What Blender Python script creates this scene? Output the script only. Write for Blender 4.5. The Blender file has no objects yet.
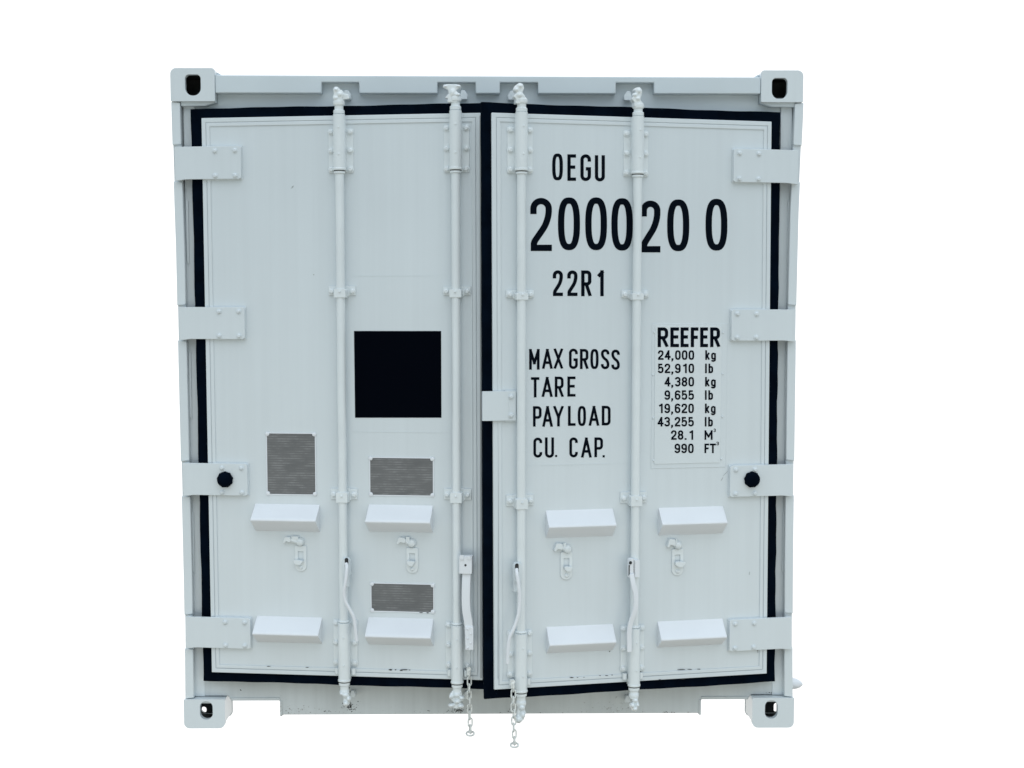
import bpy, bmesh, math, random
from mathutils import Vector, Matrix
random.seed(7)
S = bpy.context.scene
COL = S.collection

# ------------------------------------------------------------------ camera
FPX, CX, CD, CZ = 1452.98, 0.0158, 5.7038, 1.6544
PITCH, YAW = -0.082448, 0.01035
SX, SY = -4.17, 49.26
cam = bpy.data.cameras.new('camera')
camo = bpy.data.objects.new('camera', cam); COL.objects.link(camo)
cam.sensor_width = 36; cam.sensor_fit = 'HORIZONTAL'
cam.lens = FPX / 1024 * 36
cam.shift_x = -SX / 1024; cam.shift_y = SY / 1024
cam.clip_start = .05; cam.clip_end = 500
_f = Vector((math.sin(YAW)*math.cos(PITCH), math.cos(YAW)*math.cos(PITCH), math.sin(PITCH)))
_r = Vector((math.cos(YAW), -math.sin(YAW), 0)); _u = _r.cross(_f)
M = Matrix((_r, _u, -_f)).transposed().to_4x4(); M.translation = Vector((CX, -CD, CZ))
camo.matrix_world = M
S.camera = camo
EYE = Vector((CX, -CD, CZ))

# ------------------------------------------------------------------ sky: bright white overcast, bluer and stronger overhead
world = bpy.data.worlds.new('World'); S.world = world; world.use_nodes = True
nt = world.node_tree; N = nt.nodes; L = nt.links
for n in list(N): N.remove(n)
out = N.new('ShaderNodeOutputWorld'); bg = N.new('ShaderNodeBackground')
tc = N.new('ShaderNodeTexCoord'); sp = N.new('ShaderNodeSeparateXYZ')
L.new(tc.outputs['Generated'], sp.inputs[0])
mz = N.new('ShaderNodeMapRange'); mz.inputs[1].default_value = -1; mz.inputs[2].default_value = 1
L.new(sp.outputs['Z'], mz.inputs[0])
def ramp(stops):
    r = N.new('ShaderNodeValToRGB'); e = r.color_ramp.elements
    while len(e) > 1: e.remove(e[0])
    e[0].position = stops[0][0]; e[0].color = (*stops[0][1], 1)
    for p, c in stops[1:]:
        k = e.new(p); k.color = (*c, 1)
    L.new(mz.outputs[0], r.inputs[0]); return r
# open side behind the container: plain white cloud
back = ramp([(0, (.35, .35, .34)), (.25, (.62, .62, .6)), (.30, (1, 1, 1)), (1, (1, 1, 1))])
# side behind the photographer: ground bounce below, blue-white sky above; bright and dark horizon bands added to grade the doors
front = ramp([(0, (0.218, 0.218, 0.193)), (0.26, (0.252, 0.252, 0.227)), (0.34, (0.966, 0.974, 0.874)), (0.46, (0.907, 0.924, 0.840)), (0.49, (0.185, 0.227, 0.244)), (0.56, (0.118, 0.168, 0.218)), (0.64, (0.286, 0.386, 0.462)), (0.8, (0.689, 0.790, 0.882)), (1, (0.974, 1.100, 1.210))])
my = N.new('ShaderNodeMapRange'); my.inputs[1].default_value = .30; my.inputs[2].default_value = .68
L.new(sp.outputs['Y'], my.inputs[0])
mx = N.new('ShaderNodeMix'); mx.data_type = 'RGBA'
L.new(my.outputs[0], mx.inputs['Factor']); L.new(front.outputs[0], mx.inputs['A']); L.new(back.outputs[0], mx.inputs['B'])
L.new(mx.outputs['Result'], bg.inputs['Color']); bg.inputs['Strength'].default_value = 1.25
L.new(bg.outputs[0], out.inputs[0])

# ------------------------------------------------------------------ sun veiled by cloud
sl = bpy.data.lights.new('sun', 'SUN'); sl.energy = .50; sl.angle = math.radians(55); sl.color = (1, .985, .96)
so = bpy.data.objects.new('sun', sl); COL.objects.link(so)
so.rotation_euler = Vector((-.10, .78, -.62)).to_track_quat('-Z', 'Y').to_euler()
S.view_settings.view_transform = 'Standard'; S.view_settings.look = 'None'
S.view_settings.exposure = 0; S.view_settings.gamma = 1

# ------------------------------------------------------------------ materials
def mat(name, col, rough=.5, metal=0, spec=.5, var=0, scale=3, bump=0, bscale=60, streak=0):
    m = bpy.data.materials.new(name); m.use_nodes = True
    nt = m.node_tree; b = nt.nodes['Principled BSDF']
    b.inputs['Base Color'].default_value = (*col, 1); b.inputs['Roughness'].default_value = rough
    b.inputs['Metallic'].default_value = metal; b.inputs['Specular IOR Level'].default_value = spec
    tc = nt.nodes.new('ShaderNodeTexCoord')
    if var:
        n = nt.nodes.new('ShaderNodeTexNoise'); n.inputs['Scale'].default_value = scale; n.inputs['Detail'].default_value = 5
        nt.links.new(tc.outputs['Object'], n.inputs['Vector'])
        r = nt.nodes.new('ShaderNodeValToRGB')
        r.color_ramp.elements[0].position = .3; r.color_ramp.elements[1].position = .7
        r.color_ramp.elements[0].color = (*[c*(1-var) for c in col], 1); r.color_ramp.elements[1].color = (*[min(1, c*(1+var)) for c in col], 1)
        nt.links.new(n.outputs['Fac'], r.inputs[0]); last = r.outputs[0]
        if streak:
            mp = nt.nodes.new('ShaderNodeMapping'); mp.inputs['Scale'].default_value = (38, 38, .9)
            nt.links.new(tc.outputs['Object'], mp.inputs[0])
            n2 = nt.nodes.new('ShaderNodeTexNoise'); n2.inputs['Scale'].default_value = 1.0; n2.inputs['Detail'].default_value = 6
            nt.links.new(mp.outputs[0], n2.inputs['Vector'])
            r2 = nt.nodes.new('ShaderNodeMapRange'); r2.inputs[1].default_value = .35; r2.inputs[2].default_value = .65
            r2.inputs[3].default_value = 1-streak; r2.inputs[4].default_value = 1
            nt.links.new(n2.outputs['Fac'], r2.inputs[0])
            mm = nt.nodes.new('ShaderNodeMix'); mm.data_type = 'RGBA'; mm.blend_type = 'MULTIPLY'; mm.inputs['Factor'].default_value = 1
            nt.links.new(last, mm.inputs['A']); nt.links.new(r2.outputs[0], mm.inputs['B']); last = mm.outputs['Result']
        nt.links.new(last, b.inputs['Base Color'])
    if bump:
        n = nt.nodes.new('ShaderNodeTexNoise'); n.inputs['Scale'].default_value = bscale; n.inputs['Detail'].default_value = 3
        nt.links.new(tc.outputs['Object'], n.inputs['Vector'])
        bp = nt.nodes.new('ShaderNodeBump'); bp.inputs['Strength'].default_value = bump; bp.inputs['Distance'].default_value = .002
        nt.links.new(n.outputs['Fac'], bp.inputs['Height']); nt.links.new(bp.outputs[0], b.inputs['Normal'])
    return m
WHITE = (.672, .730, .762)
PAINT = mat('white_paint', WHITE, .30, spec=.95, var=.025, scale=2.2, bump=.12, bscale=14, streak=.02)
PANEL = mat('white_panel', WHITE, .26, spec=.95, var=.03, scale=1.4, bump=.08, bscale=5, streak=.025)
BRIGHT = mat('fresh_white_paint', (.785, .81, .845), .42, var=.02, scale=6, bump=.1, bscale=30)
ROD = mat('rod_paint', (.735, .785, .805), .28, spec=.9, var=.03, scale=9, bump=.12, bscale=20)
HEADER_TONE = mat('header_tone', (.60, .672, .715), .34, spec=.8, var=.03, scale=4, bump=.12, bscale=16)  # darker, bluer white for the header parts and casting flanges
SHEET = mat('board_paint', (.700, .752, .775), .34, var=.02, scale=8)
RUBBER = mat('black_rubber', (.0010, .0034, .0085), .9, spec=.03, var=.3, scale=20, bump=.3, bscale=50)
BLACK = mat('black_lettering', (.0012, .0034, .0080), .8, spec=.05)
DECAL = mat('black_square', (.0007, .0016, .0042), .9, spec=.03)
CAVITY_SHADE = mat('cavity_shade', (.03, .032, .034), .7, var=.5, scale=25)  # near-black that paints in the shade of hollows, slots and grooves
GALV = mat('galvanised_chain', (.72, .74, .72), .45, metal=0, var=.25, scale=90)
GAP_GREY = mat('gap_grey', (.33, .35, .35), .6)  # shade of the gap between the leaves as an even grey
CHIP = mat('chipped_paint', (.03, .028, .025), .8, var=.4, scale=60)

def dirt_mat():
    # paint with grime and rust flecks low on the sill
    m = mat('weathered_paint', (.64, .68, .69), .55, var=.06, scale=5, bump=.25, bscale=30, streak=.06)
    nt = m.node_tree; b = nt.nodes['Principled BSDF']; src = b.inputs['Base Color'].links[0].from_socket
    tc = nt.nodes.new('ShaderNodeTexCoord'); s = nt.nodes.new('ShaderNodeSeparateXYZ'); nt.links.new(tc.outputs['Object'], s.inputs[0])
    n = nt.nodes.new('ShaderNodeTexNoise'); n.inputs['Scale'].default_value = 85; n.inputs['Detail'].default_value = 6; n.inputs['Roughness'].default_value = .75
    nt.links.new(tc.outputs['Object'], n.inputs['Vector'])
    n2 = nt.nodes.new('ShaderNodeTexNoise'); n2.inputs['Scale'].default_value = 3.2; nt.links.new(tc.outputs['Object'], n2.inputs['Vector'])
    g = nt.nodes.new('ShaderNodeMapRange'); g.inputs[1].default_value = .045; g.inputs[2].default_value = .16; g.inputs[3].default_value = .10; g.inputs[4].default_value = -.06
    nt.links.new(s.outputs['Z'], g.inputs[0])
    a = nt.nodes.new('ShaderNodeMath'); a.operation = 'ADD'; nt.links.new(n.outputs['Fac'], a.inputs[0]); nt.links.new(g.outputs[0], a.inputs[1])
    a2 = nt.nodes.new('ShaderNodeMath'); a2.operation = 'MULTIPLY_ADD'; a2.inputs[1].default_value = .35
    nt.links.new(n2.outputs['Fac'], a2.inputs[0]); nt.links.new(a.outputs[0], a2.inputs[2])
    r = nt.nodes.new('ShaderNodeMapRange'); r.inputs[1].default_value = .875; r.inputs[2].default_value = .98
    nt.links.new(a2.outputs[0], r.inputs[0])
    mm = nt.nodes.new('ShaderNodeMix'); mm.data_type = 'RGBA'; mm.inputs['B'].default_value = (.14, .12, .10, 1)
    nt.links.new(r.outputs[0], mm.inputs['Factor']); nt.links.new(src, mm.inputs['A']); nt.links.new(mm.outputs['Result'], b.inputs['Base Color'])
    return m
DIRTY = dirt_mat()

def plate_mat():
    # dull aluminium data plate etched with fine, worn-away rows
    m = mat('dull_aluminium', (.2, .2, .2), .55, metal=.0, spec=.5)
    nt = m.node_tree; b = nt.nodes['Principled BSDF']; tc = nt.nodes.new('ShaderNodeTexCoord')
    def noise(scale, sc, det=4, rough=.6):
        mp = nt.nodes.new('ShaderNodeMapping'); mp.inputs['Scale'].default_value = sc
        nt.links.new(tc.outputs['Object'], mp.inputs[0])
        n = nt.nodes.new('ShaderNodeTexNoise'); n.inputs['Scale'].default_value = scale; n.inputs['Detail'].default_value = det; n.inputs['Roughness'].default_value = rough
        nt.links.new(mp.outputs[0], n.inputs['Vector']); return n.outputs['Fac']
    w = nt.nodes.new('ShaderNodeTexWave'); w.bands_direction = 'Z'; w.inputs['Scale'].default_value = 33; w.inputs['Distortion'].default_value = .05
    nt.links.new(tc.outputs['Object'], w.inputs['Vector'])
    f = noise(1, (95, 1, 70), 3, .7); g = noise(7, (1, 1, 1.2), 5)
    a = nt.nodes.new('ShaderNodeMath'); a.operation = 'MULTIPLY'; nt.links.new(w.outputs['Fac'], a.inputs[0]); nt.links.new(f, a.inputs[1])
    pm = nt.nodes.new('ShaderNodeMapRange'); pm.inputs[1].default_value = .38; pm.inputs[2].default_value = .66; nt.links.new(noise(17, (1, 1, 2.6), 2), pm.inputs[0])
    a3 = nt.nodes.new('ShaderNodeMath'); a3.operation = 'MULTIPLY'; nt.links.new(a.outputs[0], a3.inputs[0]); nt.links.new(pm.outputs[0], a3.inputs[1]); a = a3
    c = nt.nodes.new('ShaderNodeMath'); c.operation = 'MULTIPLY_ADD'; c.inputs[1].default_value = .62; nt.links.new(g, c.inputs[0]); nt.links.new(a.outputs[0], c.inputs[2])
    r = nt.nodes.new('ShaderNodeValToRGB'); e = r.color_ramp.elements
    e[0].position = .20; e[0].color = (.125, .128, .130, 1); e[1].position = .80; e[1].color = (.235, .237, .238, 1)
    k = e.new(.50); k.color = (.165, .166, .167, 1)
    mp2 = nt.nodes.new('ShaderNodeMapRange'); mp2.inputs[1].default_value = 0; mp2.inputs[2].default_value = 1.25
    nt.links.new(c.outputs[0], r.inputs[0]); nt.links.new(r.outputs[0], b.inputs['Base Color'])
    return m
PLATE = plate_mat()

# ------------------------------------------------------------------ mesh helpers
class MB:
    def __init__(s): s.bm = bmesh.new(); s.mi = 0
    def face(s, pts):
        f = s.bm.faces.new([s.bm.verts.new(p) for p in pts]); f.material_index = s.mi; return f
    def _loft(s, loops, caps=True, closed=True):
        V = [[s.bm.verts.new(p) for p in lp] for lp in loops]; n = len(V[0])
        for a, b in zip(V[:-1], V[1:]):
            for i in range(n if closed else n-1):
                f = s.bm.faces.new((a[i], a[(i+1) % n], b[(i+1) % n], b[i])); f.material_index = s.mi
        if caps:
            for lp in (V[0][::-1], V[-1]):
                f = s.bm.faces.new(lp); f.material_index = s.mi
        return s
    def prism(s, poly, y0, y1):            # polygon in x,z pushed through y
        return s._loft([[(x, y0, z) for x, z in poly], [(x, y1, z) for x, z in poly]])
    def prismx(s, poly, x0, x1):           # polygon in y,z pushed through x
        return s._loft([[(x0, y, z) for y, z in poly], [(x1, y, z) for y, z in poly]])
    def box(s, x0, x1, y0, y1, z0, z1):
        return s.prism([(x0, z0), (x1, z0), (x1, z1), (x0, z1)], y0, y1)
    def lathe(s, base, axis, prof, n=20):  # prof: (radius, height) along axis
        a = Vector(axis).normalized(); t = Vector((0, 0, 1)) if abs(a.z) < .9 else Vector((1, 0, 0))
        u = a.cross(t).normalized(); v = a.cross(u); b = Vector(base)
        return s._loft([[b + a*h + (u*math.cos(2*math.pi*i/n) + v*math.sin(2*math.pi*i/n))*r for i in range(n)] for r, h in prof])
    def cyl(s, a, b, r, n=20):
        d = Vector(b) - Vector(a); return s.lathe(a, d, [(r, 0), (r, d.length)], n)
    def sweep(s, pts, rx, ry=None, n=12, cyc=False, box=False):
        ry = ry or rx; P = [Vector(p) for p in pts]; loops = []; m = len(P)
        for i, p in enumerate(P):
            if cyc: d = P[(i+1) % m] - P[(i-1) % m]
            else: d = P[min(i+1, m-1)] - P[max(i-1, 0)]
            d.normalize()
            if cyc or box:
                u = Vector(s.nrm) if hasattr(s, 'nrm') else Vector((0, 1, 0))
                u = (u - d*u.dot(d)).normalized(); v = d.cross(u)
            else:
                u = Vector((0, 1, 0)); u = (u - d*u.dot(d)).normalized(); v = d.cross(u)
            if box: loops.append([p+u*ry+v*rx, p-u*ry+v*rx, p-u*ry-v*rx, p+u*ry-v*rx])
            else: loops.append([p + u*ry*math.cos(2*math.pi*k/n) + v*rx*math.sin(2*math.pi*k/n) for k in range(n)])
        if cyc: loops.append(loops[0]); s._loft(loops, caps=False)
        else: s._loft(loops)
        return s
    def ring(s, outer, inner, y0, y1):     # plate in x,z with a hole; equal point counts
        n = len(outer)
        A = [[(x, y0, z) for x, z in outer], [(x, y1, z) for x, z in outer], [(x, y1, z) for x, z in inner], [(x, y0, z) for x, z in inner]]
        A.append(A[0]); return s._loft(A, caps=False)
    def bolt(s, x, z, y, r=.0075, h=.007):
        s.lathe((x, y, z), (0, -1, 0), [(r*1.5, 0), (r*1.5, .0018), (r, .002), (r, h*.75), (r*.6, h)], 10); return s
    def build(s, name, mats, parent=None, bevel=0, seg=2, loc=None, rot=None, angle=35):
        bm = s.bm
        bmesh.ops.remove_doubles(bm, verts=bm.verts, dist=1e-6)
        bmesh.ops.recalc_face_normals(bm, faces=bm.faces)
        me = bpy.data.meshes.new(name); bm.to_mesh(me); bm.free()
        for m in (mats if isinstance(mats, (list, tuple)) else [mats]): me.materials.append(m)
        me.polygons.foreach_set('use_smooth', [True]*len(me.polygons)); me.set_sharp_from_angle(angle=math.radians(angle))
        o = bpy.data.objects.new(name, me); COL.objects.link(o)
        if parent: o.parent = parent
        if loc: o.location = loc
        if rot: o.rotation_euler = rot
        if bevel:
            b = o.modifiers.new('bevel', 'BEVEL'); b.width = bevel; b.segments = seg; b.limit_method = 'ANGLE'; b.angle_limit = math.radians(40); b.harden_normals = False
        return o

def ray(px, py):
    return _f + _r*((px-512-SX)/FPX) - _u*((py-384-SY)/FPX)
def at(px, py, Y=0):                        # real x,z of a measured point on the frame plane at depth Y
    d = ray(px, py); t = (Y+CD)/d.y; p = EYE + d*t; return p.x, p.z

# ------------------------------------------------------------------ the container
box = bpy.data.objects.new('shipping_container', None); COL.objects.link(box); box.empty_display_size = .3
box['label'] = 'white steel refrigerated shipping container seen door end on, with black gaskets and OEGU lettering'
box['category'] = 'shipping container'
HW = 1.219

def rrect(cx, cz, hw, hh, r, n, rs=None):
    rs = rs or [r]*4                        # corner radii: +x+z, -x+z, -x-z, +x-z
    pts = []
    for k, (sx, sz) in enumerate(((1, 1), (-1, 1), (-1, -1), (1, -1))):
        rr = rs[k]
        for i in range(n):
            a = math.pi/2*(k + i/(n-1))
            pts.append((cx + sx*(hw-rr) + rr*math.cos(a), cz + sz*(hh-rr) + rr*math.sin(a)))
    return pts

def casting(sx, top, Y0, Y1, hc=None, hs=(.030, .040), dx=0, dz=0):
    # hollow corner casting with oval holes front, side and top/bottom
    x1 = HW*sx + dx; x0 = HW*sx - sx*.164; z0, z1 = (2.591-.122, 2.591+dz) if top else (0+dz, .118)
    xa, xb = min(x0, x1), max(x0, x1); cx, cz = (xa+xb)/2, (z0+z1)/2; hw, hh = (xb-xa)/2, (z1-z0)/2; d = Y1-Y0; s = 1 if d > 0 else -1
    big, sm = .022, .004
    k = (0 if sx > 0 else 1) if top else (3 if sx > 0 else 2)
    rs = [sm]*4; rs[k] = big
    if top: rs[1-k] = .012
    else: rs[5-k] = .024
    m = MB(); n = 7
    o = rrect(cx, cz, hw, hh, sm, n, rs)
    hx, hz = hc or (cx, cz)
    a, b = hs
    h = rrect(hx, hz, a, b, 0, n, [a*.95]*4 if not top else ([a*.55, a*.55, a*.95, a*.95]))
    m.ring(o, h, Y0, Y0 + s*.026)
    # outer shell band behind the front plate
    t = .022
    i2 = rrect(cx, cz, hw-t, hh-t, .004, n)
    if top:                                  # solid wall ring all round
        m.ring(rrect(cx, cz, hw-.0008, hh-.0008, sm, n, rs), rrect(cx, cz, hw-t+.004, hh-t+.004, .004, n), Y0 + s*.0261, Y1 - s*.013)
        m.mi = 1; m.ring(rrect(cx, cz, hw-t+.0038, hh-t+.0038, .004, n), i2, Y0 + s*.0262, Y1 - s*.0205)  # dark liner, the shade of the hollow put into its colour
    else:
        # walls with the side opening left clear
        yA, yB, yC, yD = Y0 + s*.0262, Y0 + s*.052, Y0 + s*.128, Y1 - s*.0203
        zz0, zz1 = z0+.001, z1-.001
        xi = x1 - sx*.001
        m.mi = 0
        lo = [xi-sx*t, xi]; lo.sort()
        for ya, yb in ((yA, yB), (yC, yD)): m.box(lo[0], lo[1], min(ya, yb), max(ya, yb), zz0+.018, zz1)
        ya, yb = sorted((yB, yC))
        m.box(lo[0], lo[1], ya, yb, zz0+.018, hz-.026); m.box(lo[0], lo[1], ya, yb, hz+.026, zz1)
        ya, yb = sorted((yA, yD))
        xr = sorted((xi-sx*t, x0+sx*.020)); 
        m.box(xr[0], xr[1], ya, yb, zz1-t, zz1)             # top
        m.prism([(x0+sx*.001, zz0+.022), (x0+sx*.001, zz1), (x0+sx*.020, zz1), (x0+sx*.020, zz0+.004)], ya, yb)   # inner cheek
        m.mi = 1
        m.box(xr[0], xr[1], ya, yb, zz0+.002, zz0+.014)
    oi = rrect(cx, cz, hw-t+.0036, hh-t+.0036, .004, n)
    if top:
        m.mi = 1; m.prism(oi, Y1 - s*.0200, Y1 - s*.0135); m.mi = 0; m.prism(o, Y1 - s*.0128, Y1)
    else:
        bh = rrect(x1+.048, .032, .0105, .013, 0, n, [.0104]*4) if sx < 0 else rrect(x1-.039, .035, .0115, .020, 0, n, [.011]*4)
        m.mi = 1; m.ring(oi, bh, Y1 - s*.0198, Y1 - s*.0135); m.mi = 0; m.ring(o, bh, Y1 - s*.0128, Y1)
    m.build('corner_casting', [PAINT, CAVITY_SHADE], box, bevel=.0025)

casting(-1, True, 0, .178, at(192.8, 85), dx=-.007, dz=.005); casting(1, True, 0, .178, at(779.7, 88.5))
casting(-1, False, 0, .178, at(206.3, 710.5), (.0255, .0375)); casting(1, False, 0, .178, at(771.3, 709.5), (.0255, .0375), dx=.004, dz=-.004)
LEN = 6.058
for sx in (-1, 1):
    for tp in (True, False): casting(sx, tp, LEN, LEN-.178)

# header: notched front band over a recessed face
zt = at(500, 76.3)[1]
zb = at(500, 93.3)[1]; zn = at(500, 82.2)[1]
band = [(-HW+.184, zt+.004), (-HW+.1645, zt+.008), (-HW+.1645, zb)]
for a, b in ((321.5, 359), (437.5, 475.5), (500, 538), (616, 654)):
    xa, xb = at(a, 90)[0], at(b, 90)[0]
    band += [(xa, zb), (xa, zn), (xb, zn), (xb, zb)]
band += [(HW-.1645, zb), (HW-.1645, zt-.001)]
m = MB(); m.prism(band[::-1], .004, .0495)
m.build('header_band', HEADER_TONE, box, bevel=.004, seg=3)
m = MB()
m.prism([(-HW+.05, 2.36), (HW-.05, 2.36), (HW-.05, 2.466), (HW-.1645, 2.466), (HW-.1645, zt-.003), (-HW+.1645, zt-.003), (-HW+.1645, 2.466), (-HW+.05, 2.466)], .050, .12)
m.build('header', HEADER_TONE, box)
for sx in (-1, 1):
    m = MB()
    q = 1 if sx < 0 else 0
    m.prism([(sx*(HW-.1643), 2.583+q*.004), (sx*(HW-.168), 2.582+q*.004), (sx*(HW-.190), zt+.002+q*.004), (sx*(HW-.200), zt-.012), (sx*(HW-.1643), zt-.012)], .0505, .14)
    m.build('header_gusset', HEADER_TONE, box, bevel=.002); m = MB()
    m.prism([(sx*abs(at(px, py, .02)[0]), at(px, py, .02)[1]) for px, py in ((181, 100), (206, 100), (214.5, 99.7), (216.8, 102.3), (205, 106.2), (181, 106.2))], .016, .0495)
    m.build('casting_flange', HEADER_TONE, box, bevel=.003)

# sill: notched lower beam
xl, xr = at(231, 700, .046)[0], at(281, 700, .046)[0]
xl2, xr2 = at(748, 700, .046)[0], at(700, 700, .046)[0]
zs0 = at(500, 714.2, .046)[1]; zs1 = at(500, 699.8, .046)[1]; zs2 = .25
sill = [(-HW+.03, zs2), (-HW+.03, .120), (xl-.012, .120), (xl, zs1+.0), (xr-.006, zs1), (xr, zs0-.008), (xr+.008, zs0), (xr2-.008, zs0+.002), (xr2, zs0-.008), (xr2+.006, zs1), (xl2, zs1), (xl2+.012, .120), (HW-.03, .120), (HW-.03, zs2)]
m = MB(); m.prism(sill, .046, .060)
m.build('sill', DIRTY, box, bevel=.003)
m = MB()   # folded lips round the two openings and along the lower flange
for a, b in ((xl, xr-.004), (xr2+.004, xl2)):
    m.box(a, b, .041, .09, zs1+.0005, zs1+.012)
m.box(xr-.004, xr+.004, .041, .10, zs0-.004, zs1); m.box(xr2-.004, xr2+.004, .041, .10, zs0-.004, zs1)
m.box(xr+.01, xr2-.01, .061, .11, zs0, zs0+.008)
m.build('opening_lip', DIRTY, box, bevel=.0015)

# corner posts
for sx in (-1, 1):
    m = MB()
    xo = sx*HW; xi = sx*(HW-.034)
    e = (lambda px, py: at(px, py, .008)[1])
    spans = [(99.9, 145.2), (181.2, 305.6), (340.2, 461.6), (495.8, 615), (648.4, 697.8)]
    for a, b in spans:
        z1, z0 = e(200, a), e(200, b)
        if a < 100: z1 = 2.591-.1225
        if b > 690: z0 = .1185
        T = ((2.45, -.007), (2.2, -.004), (1.9, .001), (1.5, .002), (.9, .0055), (.5, .0075), (.15, .005)) if sx < 0 else ((2.45, .004), (2.25, -.002), (2.05, -.008), (1.7, -.011), (.75, -.008), (.3, -.004), (.1, 0))
        def X(z):
            if z >= T[0][0]: return xo+T[0][1]
            for (a1, b1), (a2, b2) in zip(T, T[1:]):
                if z >= a2: return xo+b2+(b1-b2)*(z-a2)/(a1-a2)
            return xo+T[-1][1]
        K = [z0+(z1-z0)*j/4 for j in range(5)]; m.prism([(X(k), k) for k in K] + [(X(k)-sx*.034, k+(-.004 if k > (z0+z1)/2 else .004)) for k in K[::-1]], .008, .058)
    K = [.1185+2.349*j/16 for j in range(17)]; m.prism([(X(k)-sx*.001, k) for k in K] + [(X(k)-sx*.0335, k) for k in K[::-1]], .018, .057)
    m.box(*sorted((xo-sx*.012, xi+sx*.002)), .0575, .17, .119, 2.468)          # side of the post
    m.build('corner_post', PAINT, box, bevel=.003)
    m = MB()                                                                     # recessed web with its groove and lugs
    xg = sx*(HW-.046); xe = sx*(HW-.077)
    m.box(*sorted((xi+sx*.001, xe)), .043, .0455, .119, 2.466); m.box(*sorted((xi+sx*.001, xe-sx*.001)), .0605, .075, .119, 2.464)
    m.box(*sorted((xe+sx*.001, sx*(HW-.15))), .0585, .085, .13, 2.464)
    for a, b in ((200, 262), (352, 417.5), (514, 573)):           # raised inner channel, one length between each pair of hinges
        m.prism([(xi-sx*.003, e(200, b)), (xg, e(200, b)-.006), (xg, e(200, a)), (xi-sx*.003, e(200, a)+.006)], .036, .0428)
    m.build('post_web', PAINT, box, bevel=.002)

# keepers for the cams on the header and the sill
def keeper(px, py, Y, w=.020, h=.032, dirx=1):
    x, z = at(px, py, Y); m = MB()
    m.box(x-w*.8, x+w*.8, Y-.020, Y, z-h*.45, z+h*.2)
    m.prism([(x-w*.9*dirx, z-h*.5), (x+w*.9*dirx, z-h*.5), (x+w*.9*dirx, z+h*.1), (x+w*.35*dirx, z+h*.62), (x-w*.35*dirx, z+h*.62), (x-w*.55*dirx, z)], Y-.045, Y-.0205)
    return m.build('cam_keeper', PAINT, box, bevel=.003)
keeper(347.5, 97, .058, dirx=1); keeper(463.2, 97, .058, dirx=1); keeper(512.2, 97.5, .058, dirx=-1); keeper(627.5, 98, .058, dirx=-1)
for px, py, dx in ((353.5, 691.5, 1), (466, 693, 1), (627, 696.5, -1)): keeper(px, py, .046, .014, .028, dx)

# side walls, roof, floor and rear end of the box
for sx in (-1, 1):
    m = MB()
    m.box(*sorted((sx*(HW-.01), sx*(HW-.035))), .172, LEN-.18, .15, 2.50)
    for k in range(19):
        y = .45 + k*.285
        m.prismx([(y-.03, .2), (y+.03, .2), (y+.03, 2.44), (y-.03, 2.44)], *sorted((sx*(HW-.0098), sx*(HW-.004))))
    m.box(*sorted((sx*(HW-.003), sx*(HW-.06))), .18, LEN-.18, 2.502, 2.57)
    m.box(*sorted((sx*(HW-.003), sx*(HW-.05))), .18, LEN-.18, .058, .148)
    m.build('side_wall', PAINT, box, bevel=.003)
m = MB(); m.box(-HW+.061, HW-.061, .179, LEN-.05, 2.54, 2.556); m.box(-HW+.1645, HW-.1645, .1205, .1785, 2.52, 2.556); m.build('roof', PAINT, box)
m = MB(); m.box(-HW+.051, HW-.051, .121, LEN-.05, .12, .149); m.build('floor', DIRTY, box)
m = MB(); m.box(-HW+.036, HW-.036, LEN-.049, LEN-.02, .14, 2.53)
m.box(-HW+.16, HW-.16, LEN-.0195, LEN-.004, 2.46, 2.56); m.box(-HW+.16, HW-.16, LEN-.0195, LEN-.004, .03, .16)
for sx in (-1, 1): m.box(*sorted((sx*(HW-.003), sx*(HW-.12))), LEN-.15, LEN-.0015, .1185, 2.468)
m.build('rear_wall', PAINT, box, bevel=.003)

# lashing lug poking out beside the lower right of the frame
x, z = at(797.5, 683.2, .10)
m = MB(); m.lathe((HW-.03, .10, z+.004), (1, 0, -.10), [(.024, 0), (.024, .045), (.021, .062), (.014, .078), (.004, .088)], 14)
m.prism([(HW-.02, z-.02), (HW+.012, z-.006), (HW+.004, z-.03), (HW-.02, z-.05)], .09, .11)
m.build('lashing_lug', BRIGHT, box)

# ------------------------------------------------------------------ doors
class Door:
    def __init__(s, sx, th, hx=1.195, hy=-.008):
        s.sx = sx; s.H = Vector((sx*hx, hy, 0)); s.phi = math.radians(th)*sx
        s.R = Matrix.Rotation(s.phi, 3, 'Z')
    def at(s, px, py, off=.012):            # local x,z of a measured point lying on the door at local depth off
        o = s.R.transposed() @ (EYE - s.H); d = s.R.transposed() @ ray(px, py)
        t = (off - o.y)/d.y; p = o + d*t; return p.x, p.z
    def world(s, x, y, z): return s.H + s.R @ Vector((x, y, z))
LD = Door(-1, 7.6); RD = Door(1, 11.6)
FACE = .012

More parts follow.
